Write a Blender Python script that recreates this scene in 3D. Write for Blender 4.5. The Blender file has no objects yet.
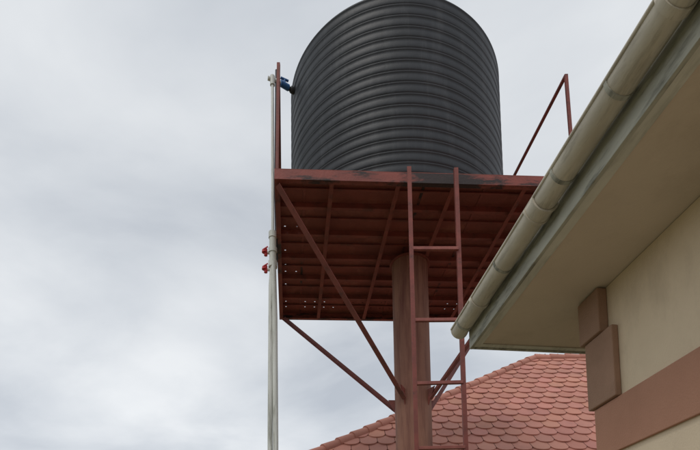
import bpy, math, random
from mathutils import Vector, Matrix
random.seed(4)
CAMZ = 1.6
scene = bpy.context.scene

# ------------------------------------------------------------------ materials
def new_mat(name):
    m = bpy.data.materials.new(name); m.use_nodes = True
    nt = m.node_tree
    return m, nt, nt.nodes, nt.links, nt.nodes['Principled BSDF']

def surf(name, c1, c2, scale=3.0, rough=0.7, stretch=(1,1,1), detail=4, lo=0.35, hi=0.65,
         c3=None, scale3=1.0, lo3=0.55, hi3=0.7, stretch3=None, bump=0.15, bscale=40, metallic=0, spec=0.4, tint=False, coord='Object'):
    m, nt, N, L, B = new_mat(name)
    tc = N.new('ShaderNodeTexCoord')
    mp = N.new('ShaderNodeMapping'); mp.inputs['Scale'].default_value = stretch
    L.new(tc.outputs[coord], mp.inputs[0])
    n1 = N.new('ShaderNodeTexNoise'); n1.inputs['Scale'].default_value = scale; n1.inputs['Detail'].default_value = detail
    n1.inputs['Roughness'].default_value = 0.62
    L.new(mp.outputs[0], n1.inputs['Vector'])
    r1 = N.new('ShaderNodeMapRange'); r1.inputs[1].default_value = lo; r1.inputs[2].default_value = hi
    L.new(n1.outputs[0], r1.inputs[0])
    mx = N.new('ShaderNodeMix'); mx.data_type = 'RGBA'
    mx.inputs[6].default_value = (*c1, 1); mx.inputs[7].default_value = (*c2, 1)
    L.new(r1.outputs[0], mx.inputs[0])
    out = mx.outputs[2]
    if c3 is not None:
        mp3 = N.new('ShaderNodeMapping'); mp3.inputs['Scale'].default_value = stretch3 or stretch
        mp3.inputs['Location'].default_value = (3.1, 7.7, 1.3)
        L.new(tc.outputs[coord], mp3.inputs[0])
        n3 = N.new('ShaderNodeTexNoise'); n3.inputs['Scale'].default_value = scale3; n3.inputs['Detail'].default_value = 6
        n3.inputs['Roughness'].default_value = 0.7
        L.new(mp3.outputs[0], n3.inputs['Vector'])
        r3 = N.new('ShaderNodeMapRange'); r3.inputs[1].default_value = lo3; r3.inputs[2].default_value = hi3
        L.new(n3.outputs[0], r3.inputs[0])
        m3 = N.new('ShaderNodeMix'); m3.data_type = 'RGBA'
        m3.inputs[7].default_value = (*c3, 1)
        L.new(out, m3.inputs[6]); L.new(r3.outputs[0], m3.inputs[0]); out = m3.outputs[2]
    if tint:
        at = N.new('ShaderNodeAttribute'); at.attribute_name = 'tint'
        mm = N.new('ShaderNodeMix'); mm.data_type = 'RGBA'; mm.blend_type = 'MULTIPLY'; mm.inputs[0].default_value = 1
        L.new(out, mm.inputs[6]); L.new(at.outputs['Color'], mm.inputs[7]); out = mm.outputs[2]
    L.new(out, B.inputs['Base Color'])
    B.inputs['Roughness'].default_value = rough
    B.inputs['Metallic'].default_value = metallic
    B.inputs['Specular IOR Level'].default_value = spec
    if bump:
        nb = N.new('ShaderNodeTexNoise'); nb.inputs['Scale'].default_value = bscale; nb.inputs['Detail'].default_value = 3
        L.new(tc.outputs[coord], nb.inputs['Vector'])
        bp = N.new('ShaderNodeBump'); bp.inputs['Strength'].default_value = bump; bp.inputs['Distance'].default_value = 0.01
        L.new(nb.outputs[0], bp.inputs['Height']); L.new(bp.outputs[0], B.inputs['Normal'])
    return m

M_tank = surf('tank_plastic', (0.021,0.024,0.029), (0.031,0.035,0.042), 1.2, 0.5, (1,1,0.5), c3=(0.060,0.065,0.072), scale3=3,
              stretch3=(2,2,0.25), lo3=0.50, hi3=0.85, bump=0.15, bscale=25, spec=0.40)
M_red = surf('red_oxide_steel', (0.24,0.062,0.046), (0.17,0.048,0.037), 3, 0.65, c3=(0.08,0.034,0.027), scale3=4, lo3=0.5, hi3=0.75, bump=0.25)
M_plate = surf('underside_plate', (0.24,0.066,0.050), (0.17,0.050,0.040), 1.8, 0.7, c3=(0.34,0.14,0.10), scale3=2.2, lo3=0.52, hi3=0.8, bump=0.3)
M_edge = surf('edge_channel_paint', (0.25,0.066,0.050), (0.17,0.048,0.038), 2.5, 0.6, c3=(0.03,0.020,0.019), scale3=1.3, lo3=0.50, hi3=0.58, stretch3=(1,1,4), bump=0.3)
M_pole = surf('pole_primer', (0.30,0.145,0.095), (0.22,0.098,0.065), 2, 0.7, (1,1,0.4), c3=(0.14,0.048,0.034), scale3=4, stretch3=(3,3,0.25), lo3=0.44, hi3=0.68, bump=0.2)
M_lad = surf('ladder_paint', (0.23,0.060,0.046), (0.16,0.045,0.035), 6, 0.6, c3=(0.08,0.034,0.028), scale3=7, bump=0.2)
M_rung = surf('rung_worn_paint', (0.28,0.09,0.07), (0.20,0.06,0.05), 9, 0.6, bump=0.2)
M_pipe = surf('pvc_grey', (0.60,0.61,0.57), (0.46,0.47,0.43), 3, 0.5, (4,4,0.6), c3=(0.25,0.25,0.21), scale3=3, stretch3=(5,5,0.5), bump=0.05)
M_dark = surf('dark_hose', (0.03,0.03,0.035), (0.05,0.05,0.05), 5, 0.6, bump=0.05)
M_red2 = surf('valve_red', (0.5,0.03,0.04), (0.4,0.03,0.03), 5, 0.45, bump=0)
M_blue = surf('valve_blue', (0.03,0.12,0.32), (0.04,0.14,0.33), 5, 0.45, bump=0)
M_gut = surf('gutter_weathered', (0.62,0.565,0.465), (0.48,0.43,0.345), 2.2, 0.55, (3,1,3), c3=(0.20,0.17,0.12), scale3=3.5, stretch3=(6,0.9,6), lo3=0.50, hi3=0.82, bump=0.1)
M_fas = surf('fascia_paint', (0.66,0.64,0.56), (0.55,0.54,0.47), 3, 0.6, (2,1,2), c3=(0.32,0.31,0.25), scale3=3, stretch3=(4,0.7,4), lo3=0.5, hi3=0.78, bump=0.1)
M_fasd = surf('fascia_dark_stained', (0.33,0.32,0.27), (0.46,0.45,0.38), 3, 0.75, (3,0.7,3), c3=(0.10,0.10,0.08), scale3=4, stretch3=(5,0.8,5), lo3=0.48, hi3=0.72, bump=0.1)  # darker than the trim's fascia paint, with dark stain streaks along the eave
M_sof = surf('soffit_paint', (0.67,0.56,0.445), (0.60,0.50,0.395), 1.1, 0.8, c3=(0.46,0.37,0.28), scale3=1.4, lo3=0.52, hi3=0.88, bump=0.15, bscale=60)
M_wall = surf('wall_render', (0.74,0.60,0.43), (0.67,0.54,0.385), 1.3, 0.85, c3=(0.52,0.41,0.29), scale3=1.6, stretch3=(1.5,1.5,0.6), lo3=0.5, hi3=0.85, bump=0.3, bscale=90)
M_quoin = surf('quoin_render', (0.36,0.215,0.145), (0.29,0.172,0.115), 2.5, 0.85, bump=0.4, bscale=90)
M_band = surf('band_paint', (0.45,0.23,0.15), (0.39,0.195,0.125), 1.8, 0.8, bump=0.3, bscale=90)
M_tile = surf('roof_tile', (0.53,0.24,0.18), (0.47,0.205,0.155), 1.2, 0.8, c3=(0.34,0.16,0.125), scale3=2, lo3=0.52, hi3=0.85, bump=0.2, bscale=30, tint=True)
M_under = surf('roof_underlay', (0.12,0.06,0.045), (0.09,0.045,0.035), 3, 0.9, bump=0)
M_ground = surf('ground_murram', (0.20,0.15,0.10), (0.10,0.13,0.05), 0.35, 0.95, c3=(0.26,0.21,0.15), scale3=0.9, bump=0.6, bscale=12)
M_conc = surf('concrete', (0.34,0.33,0.30), (0.26,0.25,0.23), 1.5, 0.9, bump=0.4, bscale=30)
M_glass, nt, N, L, B = new_mat('window_glass')
B.inputs['Base Color'].default_value = (0.03,0.04,0.045,1); B.inputs['Roughness'].default_value = 0.08
M_white = surf('window_frame_white', (0.75,0.74,0.70), (0.68,0.67,0.63), 3, 0.5, bump=0)
M_door = surf('door_wood', (0.16,0.08,0.04), (0.11,0.05,0.03), 4, 0.5, (8,8,0.6), bump=0.1)

# ------------------------------------------------------------------ mesh helpers
class MB:
    def __init__(s): s.v=[]; s.f=[]; s.sm=[]; s.tint=[]
    def add(s, verts, faces, smooth=False, tint=None):
        o=len(s.v); s.v += [tuple(p) for p in verts]
        for f in faces:
            s.f.append([i+o for i in f]); s.sm.append(smooth); s.tint.append(tint or (1,1,1))
    def hexa(s, p):
        s.add(p, [(3,2,1,0),(4,5,6,7),(0,1,5,4),(1,2,6,5),(2,3,7,6),(3,0,4,7)])
    def box(s, a, b, fn=None):
        x0,y0,z0=a; x1,y1,z1=b
        p=[(x0,y0,z0),(x1,y0,z0),(x1,y1,z0),(x0,y1,z0),(x0,y0,z1),(x1,y0,z1),(x1,y1,z1),(x0,y1,z1)]
        if fn: p=[fn(*q) for q in p]
        s.hexa(p)
    def frame(s, a, b, up=(0,0,1)):
        d=(Vector(b)-Vector(a)).normalized(); u=Vector(up)
        if abs(d.dot(u))>0.98: u=Vector((0,1,0))
        x=d.cross(u).normalized(); y=x.cross(d).normalized()
        return d,x,y
    def bar(s, a, b, w, h, up=(0,0,1), ox=0, oy=0):
        d,x,y=s.frame(a,b,up); a=Vector(a)+x*ox+y*oy; b=Vector(b)+x*ox+y*oy
        q=[(-w/2,-h/2),(w/2,-h/2),(w/2,h/2),(-w/2,h/2)]
        s.hexa([a+x*i+y*j for i,j in q]+[b+x*i+y*j for i,j in q])
    def angle(s, a, b, w, t, up=(0,0,1), sx=1, sy=1):
        d,x,y=s.frame(a,b,up); x=x*sx; y=y*sy
        prof=[(0,0),(w,0),(w,t),(t,t),(t,w),(0,w)]
        prof=[(i-w/2,j-w/2) for i,j in prof]
        A=[Vector(a)+x*i+y*j for i,j in prof]; Bq=[Vector(b)+x*i+y*j for i,j in prof]
        n=6; s.add(A+Bq,[(i,(i+1)%n,(i+1)%n+n,i+n) for i in range(n)]+[tuple(range(n-1,-1,-1)),tuple(range(n,2*n))])
    def tube(s, pts, r, n=16, caps=True):
        pts=[Vector(p) for p in pts]; rings=[]
        rr = r if isinstance(r,(list,tuple)) else [r]*len(pts)
        ref=None
        for i,p in enumerate(pts):
            if i==0: d=pts[1]-pts[0]
            elif i==len(pts)-1: d=pts[-1]-pts[-2]
            else: d=(pts[i+1]-pts[i]).normalized()+(pts[i]-pts[i-1]).normalized()
            d.normalize()
            if ref is None:
                ref=Vector((0,0,1)) if abs(d.z)<0.9 else Vector((1,0,0))
            x=d.cross(ref).normalized(); y=x.cross(d).normalized(); ref=y
            rings.append([p+x*math.cos(2*math.pi*k/n)*rr[i]+y*math.sin(2*math.pi*k/n)*rr[i] for k in range(n)])
        V=[q for R in rings for q in R]; F=[]
        for i in range(len(pts)-1):
            for k in range(n):
                F.append((i*n+k,i*n+(k+1)%n,(i+1)*n+(k+1)%n,(i+1)*n+k))
        s.add(V,F,True)
        if caps:
            s.add(rings[0],[tuple(range(n-1,-1,-1))]); s.add(rings[-1],[tuple(range(n))])
    def revolve(s, prof, c, n=96, cap_top=True):
        V=[];F=[]
        for r,z in prof:
            for k in range(n):
                a=2*math.pi*k/n; V.append((c[0]+r*math.cos(a),c[1]+r*math.sin(a),z))
        for i in range(len(prof)-1):
            for k in range(n):
                F.append((i*n+k,i*n+(k+1)%n,(i+1)*n+(k+1)%n,(i+1)*n+k))
        s.add(V,F,True)
        m=len(prof)
        if cap_top: s.add(V[(m-1)*n:],[tuple(range(n))])
        s.add(V[:n],[tuple(range(n-1,-1,-1))])
    def obj(s, name, mat, parent=None, bevel=0, tint=False):
        me=bpy.data.meshes.new(name); me.from_pydata([tuple(p) for p in s.v],[],s.f); me.update()
        for p,sm in zip(me.polygons,s.sm): p.use_smooth=sm
        if tint:
            ca=me.color_attributes.new('tint','FLOAT_COLOR','CORNER')
            for p,t in zip(me.polygons,s.tint):
                for li in p.loop_indices: ca.data[li].color=(*t,1)
        o=bpy.data.objects.new(name,me); scene.collection.objects.link(o)
        me.materials.append(mat)
        if bevel:
            b=o.modifiers.new('bevel','BEVEL'); b.width=bevel; b.segments=2; b.limit_method='ANGLE'; b.harden_normals=False
        if parent: o.parent=parent
        return o

def empty(name, loc=(0,0,0), rz=0):
    e=bpy.data.objects.new(name,None); e.empty_display_size=0.3; scene.collection.objects.link(e)
    e.location=loc; e.rotation_euler=(0,0,rz); return e

# ------------------------------------------------------------------ ground
g=MB(); n=40; S=900
V=[];F=[]
for i in range(n+1):
    for j in range(n+1):
        V.append((-S+2*S*i/n,-S+2*S*j/n,0))
for i in range(n):
    for j in range(n):
        a=i*(n+1)+j; F.append((a,a+n+1,a+n+2,a+1))
g.add(V,F); g.obj('ground',M_ground)

# ------------------------------------------------------------------ tower stand
Z0=CAMZ
NL=Vector((-0.747,5.53)); E1=Vector((0.9986,0.053)); E2=Vector((-0.107,0.9943))
PW,PD=3.50,2.99
def P(u,v,z):
    q=NL+E1*u+E2*v
    return (q.x,q.y,z+Z0)
tower=empty('water_tower_stand')
HB=4.70; HP=4.82
m=MB()
m.box((0,0,HB),(PW,0.012,HP),P); m.box((0,0.012,HB),(PW,0.06,HB+0.010),P)
m.box((0,PD-0.012,HB),(PW,PD,HP),P); m.box((0,PD-0.06,HB),(PW,PD-0.012,HB+0.010),P)
m.box((0.0,0.06,HB+0.002),(0.012,PD-0.06,HP),P); m.box((0.012,0.06,HB+0.002),(0.06,PD-0.06,HB+0.012),P)
m.box((PW-0.012,0.06,HB+0.002),(PW,PD-0.06,HP),P); m.box((PW-0.06,0.06,HB+0.002),(PW-0.012,PD-0.06,HB+0.012),P)
m.obj('edge_channels',M_edge,tower,0.002)
m=MB()
for v in (0.48,0.96,1.44,1.92,2.42):
    m.box((0.014,v,HP-0.070),(PW-0.014,v+0.008,HP-0.004),P)
    m.box((0.014,v+0.008,HP-0.070),(PW-0.014,v+0.045,HP-0.063),P)
for v in (0.24,0.72,1.2,1.68,2.18,2.70):
    m.box((0.014,v,HP-0.026),(PW-0.014,v+0.022,HP-0.010),P)
m.obj('joists',M_red,tower)
m=MB()
for u in (0.62,1.38,2.02,2.85):
    m.box((u,0.06,HB+0.001),(u+0.05,PD-0.06,HB+0.009),P)
    m.box((u+0.021,0.06,HB+0.009),(u+0.029,PD-0.06,HP-0.072),P)
m.obj('main_beams',M_red,tower)
us=sorted(set([0,PW]+[x for k in range(22) for x in (0.10+k*0.155,0.10+k*0.155+0.020)]))
vs=sorted(set([0,PD]+[x for k in range(18) for x in (0.12+k*0.157,0.12+k*0.157+0.020)]))
V=[];F=[]
for i,u in enumerate(us):
    for j,v in enumerate(vs):
        V.append(P(u,v,HP))
nv=len(vs)
for i in range(len(us)-1):
    for j in range(nv-1):
        du=us[i+1]-us[i]; dv=vs[j+1]-vs[j]
        if du<0.022 and dv<0.022:
            u=us[i]; v=vs[j]
            if (u<0.12 and v>0.4 and random.random()<0.85) or (v>2.6 and random.random()<0.6) or (u<0.3 and random.random()<0.35): continue
        a=i*nv+j; F.append((a,a+1,a+nv+1,a+nv))
m=MB(); m.add(V,F); o=m.obj('deck_plate',M_plate,tower)
sd=o.modifiers.new('sol','SOLIDIFY'); sd.thickness=0.006; sd.offset=-1
m=MB()
for u in (0.33,1.72,2.45,3.1):
    m.box((u,0.06,HP-0.0085),(u+0.03,PD-0.06,HP-0.0025),P)
m.obj('plate_straps',M_edge,tower)
pc=(0.948,7.10)
m=MB()
m.revolve([(0.25,0.12),(0.25,Z0+HB-0.012)],pc,64)
m.obj('column',M_pole,tower)
m=MB()
m.revolve([(0.285,Z0+HB-0.012),(0.285,Z0+HB+0.0)],pc,48)
m.revolve([(0.38,0.10),(0.38,0.12)],pc,48)
for (x,y,z) in ((0.80,6.873,2.70),(0.722,7.20,2.66),(1.13,6.93,2.70),(1.165,7.23,2.66)):
    a=math.atan2(y-pc[1],x-pc[0]); c,s_=math.cos(a),math.sin(a); t=Vector((-s_,c,0))*0.006
    A=Vector((pc[0]+0.25*c,pc[1]+0.25*s_,Z0+z+0.12)); Bq=Vector((pc[0]+0.25*c,pc[1]+0.25*s_,Z0+z-0.10)); C=Vector((pc[0]+0.36*c,pc[1]+0.36*s_,Z0+z+0.14))
    m.add([A-t,Bq-t,C-t,A+t,Bq+t,C+t],[(0,1,2),(5,4,3),(0,3,4,1),(1,4,5,2),(2,5,3,0)])
m.obj('column_plates',M_red,tower)
m=MB(); m.box((pc[0]-0.6,pc[1]-0.6,-0.2),(pc[0]+0.6,pc[1]+0.6,0.10)); m.obj('concrete_footing',M_conc,tower,0.01)
m=MB()
m.angle((-0.70,5.60,Z0+4.695),(0.82,6.87,Z0+2.69),0.075,0.009,sx=1)
m.angle((-1.00,8.43,Z0+4.695),(0.72,7.22,Z0+2.64),0.065,0.008)
m.angle((2.68,5.80,Z0+4.695),(1.14,6.93,Z0+2.70),0.07,0.008,sx=-1)
m.angle((2.40,8.54,Z0+4.695),(1.16,7.25,Z0+2.62),0.065,0.008)
m.obj('diagonal_braces',M_lad,tower)
m=MB()
pNL=P(0.03,0.04,HP); pNR=P(PW-0.04,0.04,HP); pFL=P(0.03,PD-0.04,HP); pFR=P(PW-0.04,PD-0.04,HP)
def top(p,dx=0): return (p[0]+dx,p[1],p[2]+1.33)
for p,dx in ((pNL,0.02),(pNR,-0.03),(pFL,0),(pFR,0)):
    m.bar(p,top(p,dx),0.036,0.036)
m.bar(top(pNL,0.02),top(pFL),0.034,0.03); m.bar(top(pNR,-0.03),top(pFR),0.034,0.03)
m.obj('guard_rails',M_lad,tower,0.003)

lad=empty('steel_ladder')
LY=5.50
m=MB()
for x,sx in ((0.757,1),(1.285,-1)):
    m.angle((x,LY,0.02),(x,LY+ (0.02 if x<1 else 0.045),Z0+HP-0.02),0.046,0.008,up=(0,1,0),sx=sx)
m.obj('rails',M_lad,lad)
m=MB()
for z in (3.84,3.02,2.31,1.6,0.88,0.15,-0.55,-1.2):
    m.bar((0.765,LY+0.012,Z0+z),(1.278,LY+0.012,Z0+z+random.uniform(-0.008,0.008)),0.036,0.036)
m.obj('rungs',M_rung,lad,0.004)

# ------------------------------------------------------------------ tank
tank=empty('water_tank')
tc=(0.772,7.125)
zb=Z0+4.832; zt=Z0+7.135; NR=16
prof=[(1.41,zb),(1.445,zb+0.012)]
for i in range(NR):
    za=zb+0.02+(zt-zb-0.02)*i/NR; dz=(zt-zb-0.02)/NR
    R=1.458-0.004*(i/NR)
    for t,off in ((0.0,-0.002),(0.05,-0.006),(0.10,-0.002),(0.16,0.006),(0.25,0.011),(0.40,0.014),(0.58,0.015),(0.72,0.015),(0.80,0.020),(0.86,0.027),(0.91,0.027),(0.96,0.012)):
        prof.append((R+off,za+dz*t))
prof += [(1.465,zt+0.005),(1.462,zt+0.02),(1.43,zt+0.06),(1.34,zt+0.11),(1.22,zt+0.15),(0.9,zt+0.22),(0.6,zt+0.27),(0.38,zt+0.31),(0.34,zt+0.32),(0.34,zt+0.40)]
m=MB(); m.revolve(prof,tc,160); m.obj('ribbed_body',M_tank,tank)
m=MB(); m.revolve([(0.37,zt+0.37),(0.38,zt+0.44),(0.36,zt+0.47),(0.1,zt+0.50)],tc,48); m.obj('lid',M_tank,tank)

# ------------------------------------------------------------------ pipes
wp=empty('water_pipe')
m=MB()
px,py=-0.900,6.50
m.tube([(px,py,Z0+4.70),(px,py,Z0+6.90),(px+0.008,py+0.006,Z0+6.94),(px+0.03,py+0.02,Z0+6.955),(px+0.10,py+0.06,Z0+6.955)],0.020)
m.tube([(-0.936,6.47,0.0),(-0.934,6.47,Z0+2.2),(-0.922,6.49,Z0+4.05),(px,py,Z0+4.38)],0.032)
m.tube([(-0.868,6.46,0.0),(-0.864,6.46,Z0+2.0),(-0.872,6.47,Z0+3.6),(-0.890,6.475,Z0+4.36)],0.034)
m.obj('riser_pipes',M_pipe,wp)
m=MB()
m.tube([(px,py,Z0+4.34),(px,py,Z0+4.76)],0.046)
m.tube([(px,py,Z0+4.70),(px,py,Z0+4.78)],0.054)
m.tube([(px,py,Z0+4.50),(px,py,Z0+4.56)],0.056)
m.tube([(px,py,Z0+4.30),(px,py,Z0+4.38)],0.058)
m.tube([(px,py,Z0+6.86),(px,py,Z0+6.99)],0.032)
m.tube([(px-0.06,py-0.01,Z0+6.955),(px+0.06,py+0.035,Z0+6.955)],0.026)
for z in (4.50,4.27):
    m.tube([(px-0.03,py,Z0+z),(px-0.09,py,Z0+z)],0.019)
m.obj('couplings',M_pipe,wp)
m=MB()
for z in (4.50,4.27):
    m.tube([(px-0.090,py-0.01,Z0+z-0.045),(px-0.090,py-0.01,Z0+z+0.045)],0.022)
    m.tube([(px-0.105,py-0.02,Z0+z-0.008),(px-0.105,py-0.02,Z0+z+0.010)],0.034)
    m.bar((px-0.13,py-0.03,Z0+z+0.02),(px-0.06,py-0.03,Z0+z+0.065),0.016,0.010)
m.obj('valve_handles',M_red2,wp)
m=MB()
m.tube([(px+0.10,py+0.06,Z0+6.955),(px+0.20,py+0.13,Z0+6.955)],0.040)
m.tube([(px+0.15,py+0.095,Z0+6.955),(px+0.15,py+0.095,Z0+7.04)],0.016)
m.bar((px+0.10,py+0.07,Z0+7.045),(px+0.20,py+0.12,Z0+7.045),0.03,0.012)
m.obj('inlet_valve',M_blue,wp)
m=MB()
m.tube([(px+0.20,py+0.13,Z0+6.955),(px+0.34,py+0.26,Z0+6.955)],0.028)
m.tube([(px+0.23,py+0.15,Z0+6.955),(px+0.26,py+0.17,Z0+6.955)],0.045,6)
m.obj('inlet_fitting',M_dark,wp)
m=MB()
m.tube([(-0.853,6.53,Z0+4.4),(-0.868,6.53,Z0+5.4),(-0.858,6.53,Z0+6.3),(-0.850,6.54,Z0+7.12)],0.018)
m.obj('drain_hose',M_dark,wp)

# ------------------------------------------------------------------ near house
RZ=math.radians(6.83)
house=empty('bungalow_house',(1.68,3.40,0),RZ)
def hz(z): return z+Z0
HL=9.5; HWD=7.0
m=MB()
def wall_strip(mb,y0,y1,z0,z1): mb.box((0,y0,z0),(0.2,y1,z1))
wy0,wy1=-4.0,-2.5; wz0,wz1=0.95+0.35,2.6
wall_strip(m,wy1,0,0.35,hz(1.985)); wall_strip(m,-HL,wy0,0.35,hz(1.985))
m.box((0,wy0,0.35),(0.2,wy1,wz0)); m.box((0,wy0,wz1),(0.2,wy1,hz(1.985)))
m.box((0.2,-0.2,0.35),(HWD,-0.0,hz(1.984)))
m.box((0.2,-HL,0.35),(HWD,-HL+0.2,hz(1.984)))
m.box((HWD-0.2,-HL+0.2,0.35),(HWD,-0.2,hz(1.984)))
m.obj('walls',M_wall,house)
m=MB(); m.box((-0.06,-HL-0.06,0),(HWD+0.06,0.06,0.35)); m.obj('plinth',M_conc,house,0.01)
m=MB()
m.box((-0.022,-2.5,hz(0.90)),(-0.0005,0.022,hz(1.23))); m.box((-0.022,-HL,hz(0.90)),(-0.0005,-4.0,hz(1.23)))
m.box((0.0,0.0005,hz(0.90)),(HWD,0.022,hz(1.23)))
m.obj('painted_band',M_band,house,0.004)
m=MB()
zt_=1.98
for i,(h,l,pr) in enumerate(((0.29,0.15,0.068),(0.455,0.24,0.045))):
    zq=zt_-h
    m.box((-pr,-l,hz(zq)),(-0.0005,pr+0.01,hz(zt_))); m.box((-0.0005,0.0005,hz(zq)),(l,pr+0.01,hz(zt_)))
    zt_-=h+0.001
z=0.86
i=0
while z>-1.2:
    l=(0.22,0.32)[i%2]; m.box((-0.04,-l,hz(z-0.24)),(-0.0005,0.04,hz(z))); m.box((-0.0005,0.0005,hz(z-0.24)),(l,0.04,hz(z))); z-=0.26; i+=1
m.obj('corner_quoins',M_quoin,house,0.008)
m=MB()
m.box((-0.575,-HL-0.7,hz(1.99)),(HWD+0.7,0.70,hz(2.01)))
m.obj('soffit',M_sof,house)
m=MB()
m.box((-0.575,-HL-0.7,hz(1.978)),(-0.520,0.70,hz(1.989)))
m.box((-0.52,0.655,hz(1.980)),(HWD+0.7,0.70,hz(1.989)))
m.obj('soffit_trim',M_fas,house,0.002)
m=MB()
m.box((-0.600,-HL-0.7,hz(1.970)),(-0.577,0.725,hz(2.18)))
m.box((-0.577,0.702,hz(1.971)),(HWD+0.72,0.725,hz(2.18)))
m.box((-0.577,-HL-0.72,hz(1.971)),(HWD+0.72,-HL-0.702,hz(2.18)))
m.box((HWD+0.702,-HL-0.70,hz(1.972)),(HWD+0.72,0.70,hz(2.18)))
m.obj('fascia_board',M_fasd,house,0.003)
gx,gz,gr=-0.672,2.13,0.066
def gut_prof(r):
    pts=[]
    for k in range(17):
        a=math.pi+math.pi*k/16
        pts.append((gx+r*math.cos(a),gz+r*math.sin(a)))
    return pts
def extr(mb,outer,y0,y1,smooth=True,nseg=24):
    n=len(outer); V=[];F=[]
    for j in range(nseg+1):
        y=y0+(y1-y0)*j/nseg
        dz=0.004*math.sin(y*2.1)+0.0025*math.sin(y*5.3+1)
        for (x,z) in outer: V.append((x+dz*0.5,y,hz(z)+dz))
    for j in range(nseg):
        for k in range(n):
            F.append((j*n+k,j*n+(k+1)%n,(j+1)*n+(k+1)%n,(j+1)*n+k))
    mb.add(V,F,smooth)
    mb.add(V[:n],[tuple(range(n))]); mb.add(V[-n:],[tuple(range(n-1,-1,-1))])
m=MB()
extr(m,gut_prof(gr)+gut_prof(gr-0.004)[::-1],-HL-0.6,0.74,True,80)
lip=[(gx-gr+0.009*math.cos(2*math.pi*k/10),gz+0.004+0.009*math.sin(2*math.pi*k/10)) for k in range(10)]
extr(m,lip[::-1],-HL-0.6,0.74,True,80)
extr(m,gut_prof(gr+0.003),0.728,0.748,False,1)
m.obj('gutter',M_gut,house)
m=MB()
for y,w in ((0.30,0.035),(-0.62,0.09),(-1.62,0.035),(-2.6,0.09)):
    extr(m,gut_prof(gr+0.008)+gut_prof(gr+0.001)[::-1],y-w/2,y+w/2,True,2)
    if w>0.05:
        for yy in (y-w/2,y+w/2):
            extr(m,gut_prof(gr+0.013)+gut_prof(gr+0.002)[::-1],yy-0.007,yy+0.007,True,1)
m.obj('gutter_joints',M_gut,house)
m=MB()
for y in (0.60,-0.12,-0.85,-1.3,-2.1,-3.0):
    extr(m,gut_prof(gr+0.004)+gut_prof(gr+0.0005)[::-1],y-0.010,y+0.010,True,1)
m.obj('gutter_brackets',M_fasd,house)
def hip_roof(mb_t, mb_u, X0,X1,Y0,Y1,ze, rx0,rx1,ry,zr, tw,te, capr=0.115, th=0.022):
    faces=[((X0,Y0),(X1,Y0),(rx0,ry),(rx1,ry)),((X1,Y1),(X0,Y1),(rx1,ry),(rx0,ry)),
           ((X0,Y1),(X0,Y0),(rx0,ry),(rx0,ry)),((X1,Y0),(X1,Y1),(rx1,ry),(rx1,ry))]
    for a,b,c,d in faces:
        A=Vector((*a,ze));Bv=Vector((*b,ze));C=Vector((*c,zr));D=Vector((*d,zr))
        ex=(Bv-A).normalized(); nrm=(Bv-A).cross(C-A).normalized()
        ey=nrm.cross(ex).normalized()
        W=(Bv-A).length; Hs=(C-A).dot(ey); cx0=(C-A).dot(ex); cx1=(D-A).dot(ex)
        off=nrm*-0.03
        mb_u.add([A+off,Bv+off,D+off,C+off],[(0,1,2,3)])
        rows=int(Hs/te)+1
        for r in range(rows):
            y=r*te; f=y/Hs; f2=min((y+te*1.25)/Hs,1)
            lx=cx0*f; rx=W-(W-cx1)*f
            lx2=cx0*f2; rx2=W-(W-cx1)*f2
            sh=(r%2)*tw/2
            k0=int((lx-sh)/tw)-1; k1=int((rx-sh)/tw)+1
            for k in range(k0,k1+1):
                x0=k*tw+sh; x1=x0+tw
                if x1<lx or x0>rx: continue
                if x0>rx2 and x0>rx or x1<lx2 and x1<lx: continue
                t=random.uniform(0.88,1.06); tint=(t,t*random.uniform(0.96,1.04),t*random.uniform(0.95,1.05))
                low=0.030+random.uniform(-0.004,0.004)
                outl=[]
                ns=8
                for q in range(ns+1):
                    u=q/ns; xx=x0+0.004+(tw-0.008)*u
                    yy=y+ te*0.45*(1-math.sqrt(max(0,1-(2*u-1)**2*0.97)))
                    outl.append((xx,yy,low+0.008*math.sin(math.pi*u)))
                topz=[(x1-0.004,min(y+te*1.35,Hs),0.002),((x0+x1)/2,min(y+te*1.35,Hs),0.010),(x0+0.004,min(y+te*1.35,Hs),0.002)]
                pts=outl+topz
                def cl(p):
                    x_,y_,z_=p; ff=y_/Hs
                    return (min(max(x_,cx0*ff),W-(W-cx1)*ff),y_,z_)
                pts=[cl(p) for p in pts]
                Vt=[A+ex*p[0]+ey*p[1]+nrm*p[2] for p in pts]
                Vb=[A+ex*p[0]+ey*p[1]+nrm*(p[2]-th) for p in pts[:ns+1]]
                n_=len(Vt)
                F=[tuple(range(n_))]
                F+= [(n_+q,n_+q+1,q+1,q) for q in range(ns)]
                mb_t.add(Vt+Vb,F,False,tint)
    def caps(p,q):
        p=Vector(p);q=Vector(q); L_=(q-p).length; n_=int(L_/0.36)
        for i in range(n_):
            a=p+(q-p)*(i/n_); b=p+(q-p)*((i+1.08)/n_)
            t=random.uniform(0.86,1.05); o=len(mb_t.f)
            up=Vector((0,0,0.015))
            mb_t.tube([a+up*1.2,b+up*0.1],[capr,capr*0.85],12)
            for k in range(o,len(mb_t.f)): mb_t.tint[k]=(t,t,t)
    for a,b in (((X0,Y0,ze),(rx0,ry,zr)),((X0,Y1,ze),(rx0,ry,zr)),((X1,Y0,ze),(rx1,ry,zr)),((X1,Y1,ze),(rx1,ry,zr)),((rx0,ry,zr),(rx1,ry,zr))):
        caps(a,b)
mt=MB(); mu=MB()
hip_roof(mt,mu,-0.595,HWD+0.74,-HL-0.74,0.70,hz(2.19),2.6,HWD-2.5,-HL/2,hz(4.1),0.40,0.38,0.07)
mt.obj('roof_tiles',M_tile,house,tint=True); mu.obj('roof_deck',M_under,house)
m=MB()
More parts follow.
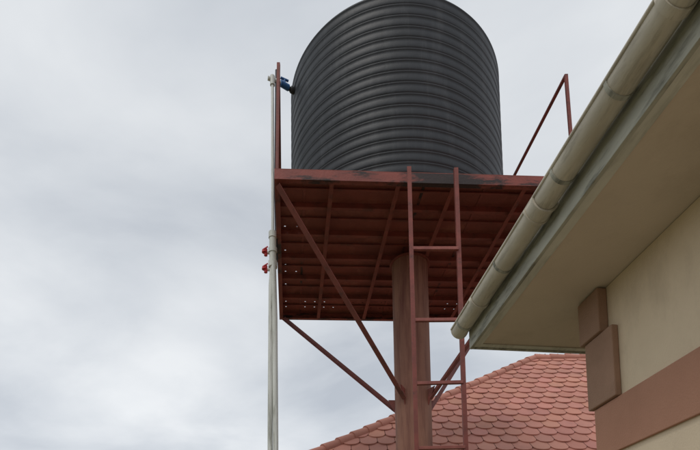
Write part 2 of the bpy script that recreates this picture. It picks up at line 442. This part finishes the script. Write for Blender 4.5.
for a,b in (((0.05,wy0,wz0),(0.11,wy0+0.06,wz1)),((0.05,wy1-0.06,wz0),(0.11,wy1,wz1)),((0.05,wy0+0.06,wz0),(0.11,wy1-0.06,wz0+0.06)),((0.05,wy0+0.06,wz1-0.06),(0.11,wy1-0.06,wz1)),((0.055,-3.28,wz0+0.06),(0.105,-3.22,wz1-0.06))):
    m.box(a,b)
m.obj('window_frame',M_white,house)
m=MB(); m.box((0.075,wy0+0.061,wz0+0.061),(0.085,wy1-0.061,wz1-0.061)); m.obj('window_glass',M_glass,house)

# ------------------------------------------------------------------ far house with tiled hip roof
fh=empty('tiled_roof_house')
mt=MB(); mu=MB()
hip_roof(mt,mu,-1.17,15.5,8.62,17.4,hz(2.14),4.85,10.2,13.0,hz(6.06),0.32,0.31,0.10)
mt.obj('roof_tiles',M_tile,fh,tint=True); mu.obj('roof_deck',M_under,fh)
m=MB()
m.box((-0.5,9.3,0),(14.8,9.5,hz(2.30))); m.box((-0.5,16.5,0),(14.8,16.7,hz(2.3)))
m.box((-0.5,9.5,0),(-0.3,16.5,hz(2.3))); m.box((14.6,9.5,0),(14.8,16.5,hz(2.3)))
m.obj('walls',M_wall,fh)
m=MB()
m.box((-1.15,8.60,hz(1.98)),(15.5,8.63,hz(2.14))); m.box((-1.17,8.63,hz(1.98)),(-1.14,17.4,hz(2.14)))
m.obj('fascia_board',M_white,fh)
m=MB()
for x in (1.5,4.5,10.5):
    m.box((x,9.27,1.0),(x+1.4,9.299,2.3))
m.obj('window_frames',M_white,fh)
m=MB()
for x in (1.5,4.5,10.5):
    m.box((x+0.06,9.262,1.06),(x+0.67,9.269,2.24)); m.box((x+0.73,9.262,1.06),(x+1.34,9.269,2.24))
m.obj('window_glass',M_glass,fh)
m=MB(); m.box((7.6,9.26,0.02),(8.6,9.299,2.2)); m.obj('door',M_door,fh,0.005)

m=MB(); m.box((0.35,-8,-0.05),(1.35,4.9,0.05)); o=m.obj('pavement',M_conc,None,0.01)

# ------------------------------------------------------------------ world
w=bpy.data.worlds.new('World'); scene.world=w; w.use_nodes=True
nt=w.node_tree; N=nt.nodes; L=nt.links
for n_ in list(N): N.remove(n_)
out=N.new('ShaderNodeOutputWorld')
sky=N.new('ShaderNodeTexSky'); sky.sky_type='NISHITA'; sky.sun_disc=False
SE,SR=math.radians(52),math.radians(215)
sky.sun_elevation=SE; sky.sun_rotation=SR
b1=N.new('ShaderNodeBackground'); b1.inputs[1].default_value=0.10; L.new(sky.outputs[0],b1.inputs[0])
tcn=N.new('ShaderNodeTexCoord'); sp=N.new('ShaderNodeSeparateXYZ'); L.new(tcn.outputs['Generated'],sp.inputs[0])
def math_(op,a,b=None,c=None):
    n_=N.new('ShaderNodeMath'); n_.operation=op
    for i,vv in enumerate((a,b,c)):
        if vv is None: continue
        if isinstance(vv,(int,float)): n_.inputs[i].default_value=vv
        else: L.new(vv,n_.inputs[i])
    return n_.outputs[0]
zz=math_('MAXIMUM',sp.outputs[2],0.0); den=math_('ADD',zz,0.30)
cx=math_('DIVIDE',sp.outputs[0],den); cy=math_('DIVIDE',sp.outputs[1],den)
cb=N.new('ShaderNodeCombineXYZ'); L.new(cx,cb.inputs[0]); L.new(cy,cb.inputs[1])
mp=N.new('ShaderNodeMapping'); mp.inputs['Location'].default_value=(1.7,0.4,0.0); mp.inputs['Rotation'].default_value=(0,0,0.35); mp.inputs['Scale'].default_value=(0.9,1.15,1)
L.new(cb.outputs[0],mp.inputs[0])
n1=N.new('ShaderNodeTexNoise'); n1.inputs['Scale'].default_value=1.9; n1.inputs['Detail'].default_value=6; n1.inputs['Roughness'].default_value=0.5; n1.inputs['Distortion'].default_value=0.3
L.new(mp.outputs[0],n1.inputs['Vector'])
cr=N.new('ShaderNodeValToRGB'); L.new(n1.outputs[0],cr.inputs[0])
e=cr.color_ramp.elements
e[0].position=0.30; e[0].color=(0.50,0.54,0.60,1)
e[1].position=0.68; e[1].color=(0.85,0.875,0.90,1)
x=e.new(0.47); x.color=(0.665,0.70,0.745,1)
hg=N.new('ShaderNodeMapRange'); hg.inputs[1].default_value=0.0; hg.inputs[2].default_value=0.62; hg.inputs[3].default_value=1.12; hg.inputs[4].default_value=0.98
L.new(sp.outputs[2],hg.inputs[0])
b2=N.new('ShaderNodeBackground'); L.new(cr.outputs[0],b2.inputs[0]); L.new(hg.outputs[0],b2.inputs[1])
mxs=N.new('ShaderNodeMixShader'); mxs.inputs[0].default_value=0.95
L.new(b1.outputs[0],mxs.inputs[1]); L.new(b2.outputs[0],mxs.inputs[2]); L.new(mxs.outputs[0],out.inputs[0])

sl=bpy.data.lights.new('sun','SUN'); sl.energy=1.1; sl.angle=math.radians(25); sl.color=(1,0.95,0.88)
so=bpy.data.objects.new('sun',sl); scene.collection.objects.link(so)
d=Vector((-math.sin(math.radians(35))*math.cos(SE)*1.0,-math.cos(math.radians(35))*math.cos(SE),math.sin(SE)))
so.rotation_euler=d.to_track_quat('Z','Y').to_euler(); so.location=(-5,-5,12)

# ------------------------------------------------------------------ camera
cam=bpy.data.cameras.new('camera'); co=bpy.data.objects.new('camera',cam); scene.collection.objects.link(co)
cam.sensor_width=36; cam.sensor_fit='HORIZONTAL'; cam.lens=36*530/700; cam.shift_x=0.005; cam.shift_y=0.470
cam.clip_end=3000; cam.clip_start=0.05
co.matrix_world=Matrix.Translation((0,0,CAMZ)) @ Matrix.Rotation(math.radians(95),4,'X') @ Matrix.Rotation(-0.014,4,'Z')
scene.camera=co
scene.view_settings.view_transform='Standard'; scene.view_settings.look='None'; scene.view_settings.exposure=0
